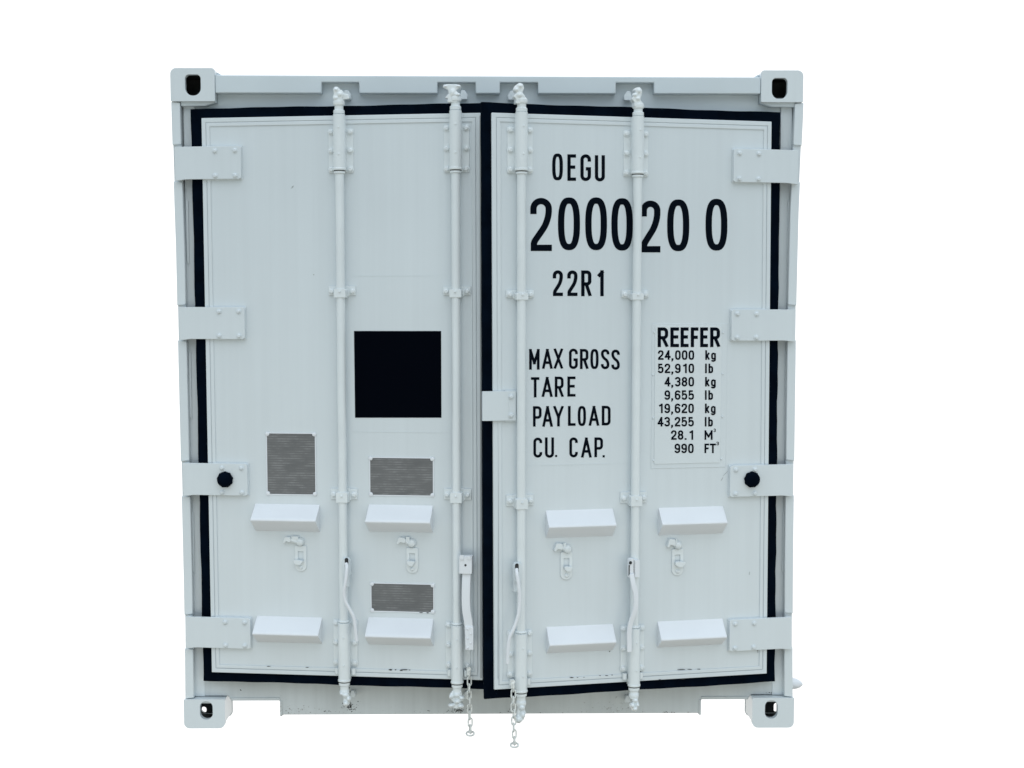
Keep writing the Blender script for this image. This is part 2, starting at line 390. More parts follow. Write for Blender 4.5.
def jitter_ring(x0, x1, z0, z1, w, n=60):
    o, i = [], []
    def walk(a, b, k): return [a + (b-a)*j/k for j in range(k)]
    def loop(x0, x1, z0, z1, amp):
        p = [(x, z0) for x in walk(x0, x1, n)] + [(x1, z) for z in walk(z0, z1, n)] + [(x, z1) for x in walk(x1, x0, n)] + [(x0, z) for z in walk(z1, z0, n)]
        q = []
        ph = [random.uniform(0, 6.28) for _ in range(5)]
        for k, (x, z) in enumerate(p):
            t = x*1.3+z*2.1
            a = amp*(math.sin(t*9+ph[0])+math.sin(t*23+ph[1])*.6+math.sin(t*57+ph[2])*.35)*.5
            b = amp*(math.sin(t*8+ph[3])+math.sin(t*27+ph[4])*.6)*.5
            q.append((x+a, z+b))
        return q
    return loop(x0-w, x1+w, z0-w, z1+w, .0022), loop(x0+.002, x1-.002, z0+.002, z1-.002, .0014)

# --- stroke lettering: centre lines in a unit box, radius as a share of the width
G = {
 'O': [([(0,0,.5),(0,1,.5),(1,1,.5),(1,0,.5)], 1)], '0': [([(0,0,.5),(0,1,.5),(1,1,.5),(1,0,.5)], 1)],
 '2': [([(0,.79,0),(0,1,.5),(1,1,.5),(1,.58,.9),(.03,.12,.15),(.03,0,0),(1,0,0)], 0)],
 '1': [([(1,0,0),(1,1,0)], 0), ([(0,.86,0),(.95,.97,0)], 0)],
 '3': [([(0,.8,0),(0,1,.5),(1,1,.5),(1,.53,.45),(.3,.53,0)], 0), ([(.3,.53,0),(1,.53,.45),(1,0,.5),(0,0,.5),(0,.2,0)], 0)],
 '4': [([(.78,0,0),(.78,1,0)], 0), ([(.72,1,0),(0,.27,0),(1.08,.27,0)], 0)],
 '5': [([(.92,1,0),(.08,1,0),(.05,.50,0),(.25,.62,.15),(1,.62,.45),(1,0,.5),(0,0,.5),(0,.2,0)], 0)],
 '6': [([(1,.8,0),(1,1,.5),(0,1,.5),(0,0,.5),(1,0,.5),(1,.58,.5),(.05,.58,0)], 0)],
 '8': [([(.04,.53,.5),(.04,1,.5),(.96,1,.5),(.96,.53,.5)], 1), ([(0,0,.5),(0,.53,.5),(1,.53,.5),(1,0,.5)], 1)],
 '9': [([(0,.2,0),(0,0,.5),(1,0,.5),(1,1,.5),(0,1,.5),(0,.42,.5),(.95,.42,0)], 0)],
 'E': [([(1,1,0),(0,1,0),(0,0,0),(1,0,0)], 0), ([(0,.52,0),(.86,.52,0)], 0)],
 'F': [([(1,1,0),(0,1,0),(0,-.0,0)], 0), ([(0,.5,0),(.86,.5,0)], 0)],
 'G': [([(1,.76,0),(1,1,.5),(0,1,.5),(0,0,.5),(1,0,.5),(1,.45,0),(.52,.45,0)], 0)],
 'C': [([(1,.76,0),(1,1,.5),(0,1,.5),(0,0,.5),(1,0,.5),(1,.24,0)], 0)],
 'U': [([(0,1,0),(0,0,.5),(1,0,.5),(1,1,0)], 0)],
 'R': [([(0,0,0),(0,1,0),(1,1,.42),(1,.47,.42),(0,.47,0)], 0), ([(.5,.47,0),(1,0,0)], 0)],
 'P': [([(0,0,0),(0,1,0),(1,1,.42),(1,.44,.42),(0,.44,0)], 0)],
 'D': [([(0,0,0),(0,1,0),(1,1,.45),(1,0,.45)], 1)],
 'M': [([(0,0,0),(0,1,0),(.5,.30,0),(1,1,0),(1,0,0)], 0)],
 'A': [([(0,0,0),(.5,1,0),(1,0,0)], 0), ([(.17,.28,0),(.83,.28,0)], 0)],
 'X': [([(0,0,0),(1,1,0)], 0), ([(0,1,0),(1,0,0)], 0)],
 'S': [([(1,.78,0),(1,1,.5),(0,1,.5),(0,.62,.55),(1,.40,.55),(1,0,.5),(0,0,.5),(0,.22,0)], 0)],
 'T': [([(0,1,0),(1,1,0)], 0), ([(.5,1,0),(.5,0,0)], 0)],
 'Y': [([(0,1,0),(.5,.44,0),(1,1,0)], 0), ([(.5,.5,0),(.5,0,0)], 0)],
 'L': [([(0,1,0),(0,0,0),(1,0,0)], 0)], 'l': [([(.5,0,0),(.5,1,0)], 0)],
 'k': [([(0,0,0),(0,1,0)], 0), ([(.95,.70,0),(.05,.22,0)], 0), ([(.36,.40,0),(1,0,0)], 0)],
 'g': [([(0,.02,.5),(0,.70,.5),(1,.70,.5),(1,.02,.5)], 1), ([(1,.74,0),(1,-.26,.5),(0,-.26,.5),(0,-.14,0)], 0)],
 'b': [([(0,1,0),(0,0,0)], 0), ([(0,0,.5),(0,.70,.5),(1,.70,.5),(1,0,.5)], 1)],
}
def smooth_path(pts, w, closed):
    n = len(pts); out = []
    for i, (x, y, r) in enumerate(pts):
        p = Vector((x, y))
        if r == 0 or (not closed and i in (0, n-1)): out.append(p); continue
        a = Vector(pts[(i-1) % n][:2]); b = Vector(pts[(i+1) % n][:2])
        la, lb = (a-p).length, (b-p).length; d = min(r*w, la*.5 if pts[(i-1) % n][2] else la, lb*.5 if pts[(i+1) % n][2] else lb)
        s, e = p+(a-p).normalized()*d, p+(b-p).normalized()*d
        k = .5523
        c1, c2 = s+(p-s)*k, e+(p-e)*k
        for j in range(9):
            t = j/8; out.append(s*(1-t)**3 + c1*3*t*(1-t)**2 + c2*3*t*t*(1-t) + e*t**3)
    q = [out[0]]
    for p in out[1:]:
        if (p-q[-1]).length > 1e-4: q.append(p)
    if closed and (q[0]-q[-1]).length < 1e-4: q.pop()
    return q
def glyph(m, door, ch, x0, y0, x1, y1, s, off, sk=0):
    # glyph strokes as thin painted ribbons on the door face; sizes measured on the photograph
    s0 = s
    w, h = (x1-x0-s), (y1-y0-s)
    if ch in '.,':
        pts = [(x0, y0), (x1, y0), (x1, y1), (x0, y1)] if ch == '.' else [(x0, y0), (x1, y0), (x1, y0+(y1-y0)*.5), (x0+(x1-x0)*.3, y1), (x0, y1)]
        m.face([(*(lambda q: (q[0], off, q[1]))(door.at(px, py, off)),) for px, py in pts]); return
    if ch == 'l' : w = 0.001
    strokes = G[ch]
    if ch in 'MAXY4': strokes = [([pts[i], pts[i+1]], 0) for pts, _ in G[ch] for i in range(len(pts)-1)]
    for si, (pts, closed) in enumerate(strokes):
        P = [(x*w, y*h, r) for x, y, r in pts]
        if ch in 'O0':
            P = []
            for k in range(48):
                a = 2*math.pi*k/48; c, q = math.cos(a), math.sin(a)
                P.append(Vector((w/2 + w/2*math.copysign(abs(c)**(.72 if s > 5 else .60), c), h/2 + h/2*math.copysign(abs(q)**(.80 if s > 5 else .74), q))))
        else: P = smooth_path(P, w, closed)
        n = len(P); A, B = [], []
        for i, p in enumerate(P):
            if closed: d0, d1 = (p-P[i-1]).normalized(), (P[(i+1) % n]-p).normalized()
            else:
                d0 = (p-P[i-1]).normalized() if i else (P[1]-p).normalized()
                d1 = (P[i+1]-p).normalized() if i < n-1 else d0
            n0, n1 = Vector((-d0.y, d0.x)), Vector((-d1.y, d1.x)); b = n0+n1
            if b.length < 1e-6: b = n0
            b.normalize(); c = max(b.dot(n0), .45); q = b*(s/2/c)
            e = p.copy()
            if ch in 'MAXY4': e += (d1*(-s/2) if i == 0 else d1*(s/2)) if not (ch == 'A' and si == 2) else d1*0
            elif not closed and i == 0 and (ch in 'MAXYTLEFRPDU1lkbFK24' ): e -= d1*(s/2 if ch not in 'TEFRPY' or si == 0 else 0) if not (ch in 'AEFR' and si == 1) else d1*0
            if ch not in 'MAXY4' and not closed and i == n-1 and (ch in 'MAXYTLEFU1lkbR24'): e += d0*(s/2) if not (ch in 'RA' and si == (0 if ch == 'R' else 1)) else d0*0
            A.append(e+q); B.append(e-q)
        def tr(v):
            px = x0+s/2+v.x; py = y1-s/2-v.y
            py = min(max(py, y0 if ch != 'g' else y0), y1 if ch != 'g' else y1+h)
            q = door.at(px, py + sk*(px-x0), off - si*.00012); return (q[0], off - si*.00012, q[1])
        rng = range(n) if closed else range(n-1)
        for i in rng:
            j = (i+1) % n
            m.face([tr(A[i]), tr(A[j]), tr(B[j]), tr(B[i])])

def make_door(D, x0, x1, z0, z1, label, corners):
    """x0<x1 local; body at y FACE.. ; the hinge side is x0 for the left door, x1 for the right one"""
    m = MB()
    cs = [D.at(*p) for p in corners]       # lower left, lower right, upper right, upper left
    def warp(p):
        u, v = (p[0]-x0)/(x1-x0), (p[1]-z0)/(z1-z0)
        base = [(x0, z0), (x1, z0), (x1, z1), (x0, z1)]; wt = [(1-u)*(1-v), u*(1-v), u*v, (1-u)*v]
        return (p[0]+sum(k*(c[0]-b[0]) for k, c, b in zip(wt, cs, base)), p[1]+sum(k*(c[1]-b[1]) for k, c, b in zip(wt, cs, base)))
    m.prism([warp(p) for p in ((x0, z0), (x1, z0), (x1, z1), (x0, z1))], FACE, .085)
    d = m.build('door', PANEL, box, bevel=.003, loc=D.H, rot=(0, 0, D.phi)); d['label'] = label
    # rolled edge frame with its groove
    m = MB()
    def rect(a): return [warp(p) for p in ((x0+a, z0+a), (x1-a, z0+a), (x1-a, z1-a), (x0+a, z1-a))]
    m.ring(rect(.001), rect(.017), FACE-.0035, FACE-.0002)
    m.ring(rect(.0195), rect(.033), FACE-.0042, FACE-.0002)
    m.build('edge_trim', PAINT, d, bevel=.0016)
    # faint sheet joints
    o, i = jitter_ring(x0, x1, z0, z1, .037)
    hs = 1 if D is LD else -1; o = [(x-hs*((.0005+.0075*(z-z0)/(z1-z0)) if D is LD else .001) if (x-(x0+x1)/2)*hs < 0 else x, z) for x, z in o]
    o = [warp(p) for p in o]; i = [warp(p) for p in i]
    m = MB(); m.ring(o, i, .020, .034)
    m.ring([(a+(.010 if a < (x0+x1)/2 else -.010), b+(.010 if b < (z0+z1)/2 else -.010)) for a, b in o], i, .0342, .046)
    m.build('gasket', RUBBER, d, bevel=.002)
    return d

def avg(v): return sum(v)/len(v)
lx0 = avg([LD.at(201.5, 118)[0], LD.at(211.8, 672.2)[0]]); lx1 = avg([LD.at(480.6, 112.7)[0], LD.at(482.6, 680.3)[0]])
rx1 = avg([RD.at(771.6, 121.5)[0], RD.at(766.7, 673.7)[0]]); rx0 = avg([RD.at(491.5, 112.5)[0], RD.at(494, 689.8)[0]])
lz1 = avg([LD.at(201.5, 118)[1], LD.at(480.6, 112.7)[1]]); lz0 = avg([LD.at(211.8, 672.2)[1], LD.at(482.8, 680.3)[1]])
rz1 = avg([RD.at(771.6, 121.5)[1], RD.at(491.5, 112.5)[1]]); rz0 = avg([RD.at(766.7, 673.7)[1], RD.at(494, 689.8)[1]])
dl = make_door(LD, lx0, lx1, lz0, lz1, 'left door with a black square and three grey data plates', [(211.8, 672.3), (482.8, 680.3), (480.6, 112.7), (201.4, 118)])
dr = make_door(RD, rx0, rx1, rz0, rz1, 'right door with black OEGU and REEFER lettering', [(494, 689.8), (766.7, 673.6), (771.6, 121.5), (491.5, 112.5)])
print('doors', lx0, lx1, lz0, lz1, rx0, rx1, rz0, rz1)

# extra pressed ribs along the free edge of the left door
m = MB()
for px, w in ((472.5, .0012),):
    x = LD.at(px, 400)[0]; m.box(x-w, x+w, FACE-.0045, FACE-.0001, lz0+.05, lz1-.05)
for px in (209.6,):
    x = LD.at(212, 400)[0]; m.box(x-.0012, x+.0012, FACE-.002, FACE-.0001, lz0+.06, lz1-.06)
m.build('edge_rib', PAINT, dl)
m = MB()
for px, w in ((500.3, .0022), (497.5, .0014)):
    x = RD.at(px, 400)[0]; m.box(x-w, x+w, FACE-.0035, FACE-.0001, rz0+.04, rz1-.045)
m.build('edge_rib', PAINT, dr)
# grey strip painting in the dark gap line on the left leaf's closing edge
m = MB(); m.box(lx1-.0055, lx1-.0015, FACE-.0045, FACE-.0036, lz0+.01, lz1-.01); m.build('edge_gap_line', GAP_GREY, dl)

# --- hinges
def hinge(D, par, box_px, bolts, k):
    xo, yt, xi, yb = box_px                # outer px, top, inner px, bottom
    ym = (yt+yb)/2; z1 = avg([D.at(xo, yt)[1], D.at(xi, yt)[1]]); z0 = avg([D.at(xo, yb)[1], D.at(xi, yb)[1]])
    X0, X1 = D.at(xo, ym, -.006)[0], D.at(xi, ym, -.006)[0]; s = 1 if X1 > X0 else -1
    m = MB()
    xb = X0 + s*.045; xc = X0 + s*.12
    m.prism([(X0, z0-.004), (xb, z0+.001), (X1-s*.008, z0+.001), (X1, z0+.006), (X1, z1-.006), (X1-s*.008, z1-.001), (xb, z1-.001), (X0, z1-.001)], -.006, .006)
    xd = X0+s*.118
    m.prism([(xd, z0-.001), (X1+s*.001, z0-.001), (X1+s*.002, z0+.003), (X1+s*.002, z1-.003), (X1+s*.001, z1+.001), (xd, z1+.001)], .0062, FACE-.0001)
    m.cyl((X0+s*.012, .016, z0-.004), (X0+s*.012, .016, z1-.001), .0095, 16)
    for bx, bz in ((.023, .018), (.023, -.013), (.102, .019), (.102, -.013)):
        m.bolt(X1-s*bx, (z1-bz) if bz > 0 else (z0-bz), -.006, .0075, .008)
    m.build('hinge', PAINT, par, bevel=.0018)
for i, b in enumerate([(175, 146.6, 240.8, 179.8), (179.2, 306.8, 244.6, 339.2), (183, 462.7, 247.4, 494.9), (185.6, 616.3, 250.4, 647.2)]): hinge(LD, dl, b, 4, i)
for i, b in enumerate([(798.2, 149.6, 733.8, 183.2), (795.6, 309.2, 731.6, 340.8), (793.2, 464.2, 730.2, 495.8), (791.8, 617.2, 729.6, 649)]): hinge(RD, dr, b, 4, i)
# rubber buffers on the third hinge of each door
for D, par, p in ((LD, dl, (224.2, 479.8)), (RD, dr, (753, 479.8))):
    x, z = D.at(*p, -.02); m = MB(); m.lathe((x, -.006, z), (0, -1, 0), [(.030, 0), (.031, .006), (.028, .018), (.020, .028), (.010, .032)], 22)
    for k in range(9):
        a = k*.7+.2; m.lathe((x+.024*math.cos(a), -.006, z+.024*math.sin(a)), (0, -1, 0), [(.0085, 0), (.0085, .008), (.005, .014)], 8)
    m.build('rubber_buffer', RUBBER, par)

# --- steps (wedge shaped, closed ends)
steps = [(LD, dl, (255.2, 503.1), (319.8, 503.5), (251, 520.5), (316, 521.2), 532),
         (LD, dl, (368.8, 504), (433, 504), (364.7, 522.3), (431.3, 522.6), 532.5),
         (RD, dr, (545.7, 508.7), (612.8, 507.6), (547.8, 527.3), (613.8, 525.8), 537.8),
         (RD, dr, (658.4, 506), (723, 505), (662, 524.3), (726.6, 523.4), 535.2),
         (LD, dl, (257, 615.4), (322.2, 616.1), (253.4, 634.2), (318, 635.4), 643.2),
         (LD, dl, (368.4, 616.5), (433.5, 617.3), (365.2, 636.6), (431.3, 638), 645.6),
         (RD, dr, (546.3, 624.6), (612.8, 623.2), (548.4, 644.8), (614.7, 643), 652.4),
         (RD, dr, (657.4, 619.2), (722.5, 617.9), (662.2, 639.6), (726.6, 637.7), 646.4)]
for D, par, a, b, c, d, yb in steps:
    xa, z_t = D.at(*a); xb, z_t2 = D.at(*b); z_t = (z_t+z_t2)/2
    Pd = .062 if D is LD else .048
    z_r = (D.at(*c, FACE-Pd)[1]+D.at(*d, FACE-Pd)[1])/2; z_b = D.at((a[0]+b[0])/2, yb)[1]
    m = MB(); m.prismx([(FACE+.006, z_b-.002), (FACE+.006, z_t+.001), (FACE-Pd+.003, z_r+.011), (FACE-Pd-.0035, z_r+.0065), (FACE-Pd-.006, z_r+.0005), (FACE-Pd-.0035, z_r-.0045)], xa, xb)
    m.build('step', BRIGHT, par, bevel=.0015, seg=2, angle=50)

# --- small hasps under the upper steps
for D, par, strap, la, lb, kn in ((LD, dl, (295.2, 545.5, 307, 571.2), (283.4, 536.4, 290.6, 543), (295.8, 538.4, 304.2, 546.2), (293.6, 559.4, 303, 565)),
    (LD, dl, (406.6, 547.6, 418.4, 573), (396.8, 536.8, 405, 544), (407.2, 539.4, 416, 547.4), (406.8, 560.2, 414.8, 566.2)),
    (RD, dr, (560.2, 552, 572, 579.2), (553.8, 543, 562, 551), (563.2, 545.2, 572.2, 553.4), (564.6, 566, 572.4, 571.4)),
    (RD, dr, (671.6, 549, 682.6, 575), (667, 538.4, 674.4, 547), (674.2, 541.2, 682.4, 549.6), (675.4, 561, 685.4, 567))):
    def P(x, y, off=FACE): return D.at(x, y, off)
    m = MB()
    (xa, zt_), (xb, zb_) = P(strap[0], strap[1]), P(strap[2], strap[3]); x, zc, w, h = (xa+xb)/2, (zt_+zb_)/2, (xb-xa)/2, (zt_-zb_)/2
    m.ring(rrect(x, zc, w, h, 0, 6, [.005, .005, w*.95, w*.95]), rrect(x, zc+.010, w*.48, h*.38, .002, 6), FACE-.006, FACE-.0001)
    m.lathe((x, FACE-.006, zb_+.016), (0, -1, 0), [(.0085, 0), (.0085, .002), (.005, .005)], 10)
    (xa, z1), (xb, z0) = P(kn[0], kn[1], FACE-.02), P(kn[2], kn[3], FACE-.02); hh = z1-z0      # turned staple end
    m.prism([(xa, z1-hh*.2), (xa+(xb-xa)*.35, z1-hh*.1), (xb, z1-hh*.25), (xb-.002, z1-hh*.5), (xa+(xb-xa)*.7, z0), (xa+(xb-xa)*.35, z0), (xa+.002, z1-hh*.7)], FACE-.024, FACE-.0062)
    (xa, z1), (xb, z0) = P(la[0], la[1], FACE-.012), P(la[2], la[3], FACE-.012); hh = z1-z0    # knuckle with a split ear
    m.prism([(xa, z0+hh*.1), (xa+(xb-xa)*.2, z1-hh*.25), (xa+(xb-xa)*.35, z1-hh*.05), (xb, z1-hh*.12), (xb+.004, z0+hh*.45), (xb-.002, z0+hh*.15), (xa+(xb-xa)*.45, z0+hh*.3), (xa+(xb-xa)*.15, z0-hh*.05)], FACE-.020, FACE-.0002)
    (xc, zc1), (xd, zd) = P(lb[0], lb[1], FACE-.012), P(lb[2], lb[3], FACE-.012)
    m.cyl((xb-.002, FACE-.010, (z0+z1)/2), (xc+.006, FACE-.010, (zc1+zd)/2), .0075, 10)
    m.lathe(((xc+xd)/2, FACE-.0002, (zc1+zd)/2), (0, -1, 0), [((xd-xc)*.5, 0), ((xd-xc)*.5, .010), ((xd-xc)*.36, .018), ((xd-xc)*.15, .021)], 12)
    m.box(xb+.004, xc+.010, FACE-.016, FACE-.004, (z0+z1)/2-.004, (z0+z1)/2+.014)
    m.build('hasp', ROD, par, bevel=.001)

# --- locking bars
BY = FACE-.030
def bar(D, par, pts_x, y_top, y_sl_t, sl_top_b, sl_bot_t, sl_bot_b, y_bot, mids, plate_side, caps_top, caps_bot, yneck_t, yneck_b):
    # centre line: straight fit through measured x
    xs = [(D.at(px, py, BY)) for px, py in pts_x]; xc = avg([p[0] for p in xs])
    mean_px = pts_x
    def Z(py, px=None):
        px = px or pts_x[0][0]; return D.at(px, py, BY)[1]
    zT, zB = Z(y_top), Z(y_bot)
    m = MB()
    m.cyl((xc, BY, zB), (xc, BY, zT), .0168, 24)
    # collars where the bar meets the sleeves
    for yy, hh in ((y_sl_t-2.5, .016), (sl_top_b+2.3, .012), (sl_bot_b+2.6, .015), (sl_bot_t-1.6, .008)):
        z = Z(yy); m.lathe((xc, BY, z-hh/2), (0, 0, 1), [(.0185, 0), (.0215, .002), (.0215, hh-.003), (.0185, hh)], 24)
    for yy, q in ((yneck_t, 1), (yneck_b+1.5, .86)):
        z = Z(yy); m.lathe((xc, BY, z-.013), (0, 0, 1), [(.015*q, 0), (.0215*q, .005), (.023*q, .012), (.0215*q, .020), (.015*q, .026)], 24)
    b = m.build('locking_bar', ROD, par)
    # cam heads drawn from their outlines
    for caps in (caps_top, caps_bot):
        m = MB()
        for cap in caps:
            if len(cap) == 3 and isinstance(cap[0], list):
                P = [D.at(px, py, BY) for px, py in cap[0]]; m.prism(P, BY+cap[1], BY+cap[2])
            else:
                px, py, rx, rz = cap; x, z = D.at(px, py, BY-.008)      # rounded knob of the forging
                k = .00385; m._loft([[(x+rx*k*math.cos(u)*math.cos(v), BY-.008+.017*math.sin(v), z+rz*k*math.sin(u)*math.cos(v)) for u in [2*math.pi*i/16 for i in range(16)]] for v in [math.pi*(j/8-.5)*.98 for j in range(9)]])
        o = m.build('cam_head', ROD, par)
        rm = o.modifiers.new('fuse', 'REMESH'); rm.mode = 'VOXEL'; rm.voxel_size = .0021; rm.use_smooth_shade = True
        sm = o.modifiers.new('soften', 'SMOOTH'); sm.factor = .5; sm.iterations = 5
    # sleeves with bolted flanges
    for yt, yb, top in ((y_sl_t, sl_top_b, 1), (sl_bot_t, sl_bot_b, 0)):
        z1, z0 = Z(yt), Z(yb); m = MB()
        m.cyl((xc, BY, z0), (xc, BY, z1), .0232, 28)
        m.lathe((xc, BY, z0-.002), (0, 0, 1), [(.0232, 0), (.0250, .002), (.0250, .008), (.0232, .010)], 28)
        m.box(xc-.021, xc+.021, BY, FACE-.0002, z0+.002, z1-.004)
        rows3 = [z1-.062, z1-.062-(z1-z0-.066)/2, z0+.004] if top else [z1-.006, z1-.084, z1-.163]
        m.box(xc-.048, xc+.048, FACE-.005, FACE-.0001, rows3[2]-.012, rows3[0]+.012)
        for z in rows3:
            for s in (-1, 1): m.bolt(xc+s*.037, z, FACE-.005, .0092, .010)
        if not top:
            for s in (-1, 1):
                m.cyl((xc+s*.032, FACE-.011, z0+.022), (xc+s*.032, FACE-.011, z0+.046), .0095, 12)
        for k in (.28, .76): m.lathe((xc+.003, BY-.0215, z0+(z1-z0)*k), (0, -1, 0), [(.004, 0), (.0036, .0035), (.002, .004)], 8)
        m.mi = 1; m.lathe((xc, BY, z0-.0055), (0, 0, 1), [(.0222, 0), (.0222, .0032)], 28)  # dark ring drawing in the shadow line below the sleeve
        m.build('bar_sleeve', [ROD, CAVITY_SHADE], par, bevel=.0006)
    for yt, yb in mids:
        z1, z0 = Z(yt), Z(yb); m = MB(); h = z1-z0
        m.prism([(xc-.053, z0+.006), (xc-.030, z0+.006), (xc-.022, z0), (xc+.022, z0), (xc+.030, z0+.006), (xc+.053, z0+.006), (xc+.053, z1-.002), (xc+.024, z1-.002), (xc+.024, z1), (xc-.024, z1), (xc-.024, z1-.002), (xc-.053, z1-.002)], FACE-.008, FACE-.0001)
        m.prism([(xc-.0225, z0-.003), (xc+.0225, z0-.003), (xc+.0225, z1-.016), (xc+.017, z1-.012), (xc-.017, z1-.012), (xc-.0225, z1-.016)], BY-.019, FACE-.0081)
        for s in (-1, 1): m.bolt(xc+s*.040, (z0+z1)/2, FACE-.008, .0095, .011)
        m.lathe((xc, BY-.019, (z0+z1)/2-.002), (0, -1, 0), [(.005, 0), (.0045, .003), (.003, .004)], 10)
        m.build('bar_bracket', ROD, par, bevel=.0015)
    return xc

sh = lambda P, dx, dy=0: [(x+dx, y+dy) for x, y in P]
# cam outlines measured at each bar end (photograph pixels)
c1t = [([(335.5, 102), (333.5, 98), (335, 94), (334, 90), (335.5, 87.4), (338.5, 87.2), (339.6, 90), (343, 90.5), (344.5, 95), (343, 99), (344.2, 103)], -.018, .018), ([(341, 93), (349, 94.5), (350, 99), (343, 100)], -.008, .012)]
c2t = [([(448, 103), (448.6, 99), (445.5, 98.6), (449.5, 94), (448.5, 90.5), (443.3, 88), (444.2, 85.4), (449, 84.8), (457, 84.9), (461, 86), (460, 89), (456.5, 91), (460.5, 95), (457.4, 98), (458.2, 103)], -.018, .018)]
c3t = [([(514.6, 104), (515.2, 100), (512.8, 97), (515.5, 93.5), (513.2, 90), (515, 86), (518.5, 83.2), (522, 84.6), (523.4, 89), (521.4, 93), (524.4, 97), (522.6, 100), (523.8, 104)], -.018, .018)]
c4t = [([(632.6, 107), (633.2, 103), (630.6, 99.5), (633.4, 95.5), (635.2, 93.5), (633.2, 90.5), (635.2, 88), (638.6, 87.8), (641, 91), (640.4, 96), (638.8, 100), (641.8, 104), (641.4, 107)], -.018, .018)]
c1b = [([(343, 690), (348.5, 690), (348, 696), (349.6, 700), (349, 704), (346.6, 706.6), (343.6, 704.5), (344, 698)], -.012, .012), (341.8, 693.2, 2.2, 2), (345.8, 694.6, 3.6, 3), (349, 698.5, 2.3, 3), (346.4, 703, 3.2, 3)]
c2b = [([(453, 690), (461.8, 690), (461.0, 694.5), (464.6, 697.2), (463.4, 700), (459.5, 701.2), (463.6, 704.2), (463.8, 707.4), (456, 708), (449, 706.6), (448.4, 703.5), (455, 702.6), (449.2, 697), (450.2, 693.2)], -.012, .012), (457, 694.6, 4, 3), (462, 697.6, 2.8, 2), (451.4, 696, 2.4, 2.6), (457.5, 701, 3.6, 2.6), (451.6, 705, 3.2, 1.8), (461, 705.6, 3.2, 2)]
c3b = [([(519.4, 703), (524.2, 703), (524.0, 708), (525.6, 712), (523.4, 719), (519, 723), (515, 722), (513.6, 718.5), (516.4, 715), (517.4, 709)], -.010, .010), (521.6, 707, 3.4, 3.4), (522.4, 714.5, 3, 4), (518.4, 719, 4.6, 3.6)]
c4b = [([(632.6, 692), (638.0, 692), (637.2, 698), (638, 703), (637, 706.5), (636, 710.5), (632.6, 710.5), (630.6, 706.5), (632.8, 702), (632.4, 697)], -.012, .012), (635, 700, 3, 2.6), (632, 705, 2.8, 2.8), (637, 704.6, 2.2, 2.6), (634.4, 708.4, 2.8, 2.3)]
c1t += [(336.6, 90, 2.4, 2.4), (340.4, 94.6, 3.4, 3.2), (336.6, 98.4, 2.8, 2.4)]
c2t += [(453, 93, 3.2, 5), (446, 86.6, 2.6, 1.8), (458.5, 86.6, 2.6, 1.8), (457.6, 95, 3, 2.2)]
c3t += [(519.6, 86.4, 3, 2.6), (516.2, 90, 2.6, 2.4), (519, 95.4, 3.8, 3)]
c4t += [(638, 91.4, 2.6, 3.2), (634.6, 95.4, 2.8, 2.4), (637, 99, 3.4, 2.8)]
xb1 = bar(LD, dl, [(338.6, 180), (340.8, 300), (343.2, 500), (344.8, 670)], 101, 114.6, 170, 622.6, 680.6, 692, [(285.6, 296.8), (488.8, 501.4)], 0, c1t, c1b, 103, 690)
xb2 = bar(LD, dl, [(454.8, 180), (455.8, 300), (457, 500), (457.8, 670)], 98, 110.6, 169.4, 625, 682.6, 694, [(286, 296.6), (489, 501.8)], 0, c2t, c2b, 99, 692)
xb3 = bar(RD, dr, [(520.6, 180), (520.8, 300), (521.6, 500), (522.4, 680)], 100, 112.4, 170.4, 633.4, 691.6, 706, [(289.6, 299), (495.2, 508)], 0, c3t, c3b, 101, 701)
xb4 = bar(RD, dr, [(637.4, 180), (636, 300), (635.4, 500), (635, 680)], 104, 116.6, 173.6, 628, 685.4, 698, [(289.8, 299), (492.2, 505)], 0, c4t, c4b, 106, 693)

# --- door handles
def path3(D, pts, n=6):
    # smooth curve through measured points (px, py, local depth)
    P = [Vector((D.at(px, py, o)[0], o, D.at(px, py, o)[1])) for px, py, o in pts]
    out = []
    for i in range(len(P)-1):
        p0, p1, p2, p3 = P[max(i-1, 0)], P[i], P[i+1], P[min(i+2, len(P)-1)]
        for j in range(n):
            t = j/n; out.append(.5*((2*p1)+(p2-p0)*t+(2*p0-5*p1+4*p2-p3)*t*t+(3*p1-p0-3*p2+p3)*t**3))
    out.append(P[-1]); return out
def hub(D, m, px, py, h=.058, w=.019):
    x, z = D.at(px, py, BY-.02)
    m.prism(rrect(x, z, w*.72, h*.62, 0, 7, [w*.71, w*.71, .006, .006]), BY-.034, BY-.001)
for D, par, hp, pts in (
    (LD, dl, (346.4, 567), [(346.4, 563.4, -.050), (346.8, 569, -.064), (345.6, 582, -.070), (344, 592, -.068), (345.4, 601, -.066), (349.5, 609, -.064), (353.6, 617, -.062), (355.4, 628, -.060), (356.7, 641, -.058)]),
    (RD, dr, (517.2, 572), [(516.6, 569, -.050), (517.0, 574.5, -.064), (518.8, 586, -.070), (519.6, 600, -.068), (518.2, 615, -.066), (514.0, 628, -.064), (509.4, 638, -.062), (508.0, 650, -.060), (507.4, 663.5, -.058)])):
    m = MB(); m.sweep(path3(D, pts), .0068, .0068, n=12); m.build('door_handle', BRIGHT, par)
    m = MB(); hub(D, m, *hp); x, z = D.at(hp[0], hp[1]+12, BY-.01); m.box(x-.014, x+.012, BY-.018, BY, z-.028, z+.03)
    x, z = D.at(pts[0][0]+.2, pts[0][1]-1.2, BY-.034); m.mi = 1; m.prism(rrect(x, z, .0072, .017, 0, 6, [.0071, .0071, .001, .001]), BY-.0352, BY-.0341)  # dark patch on the hub front paints in a shaded slot
    m.build('handle_hub', [PAINT, CAVITY_SHADE], par, bevel=.0015)
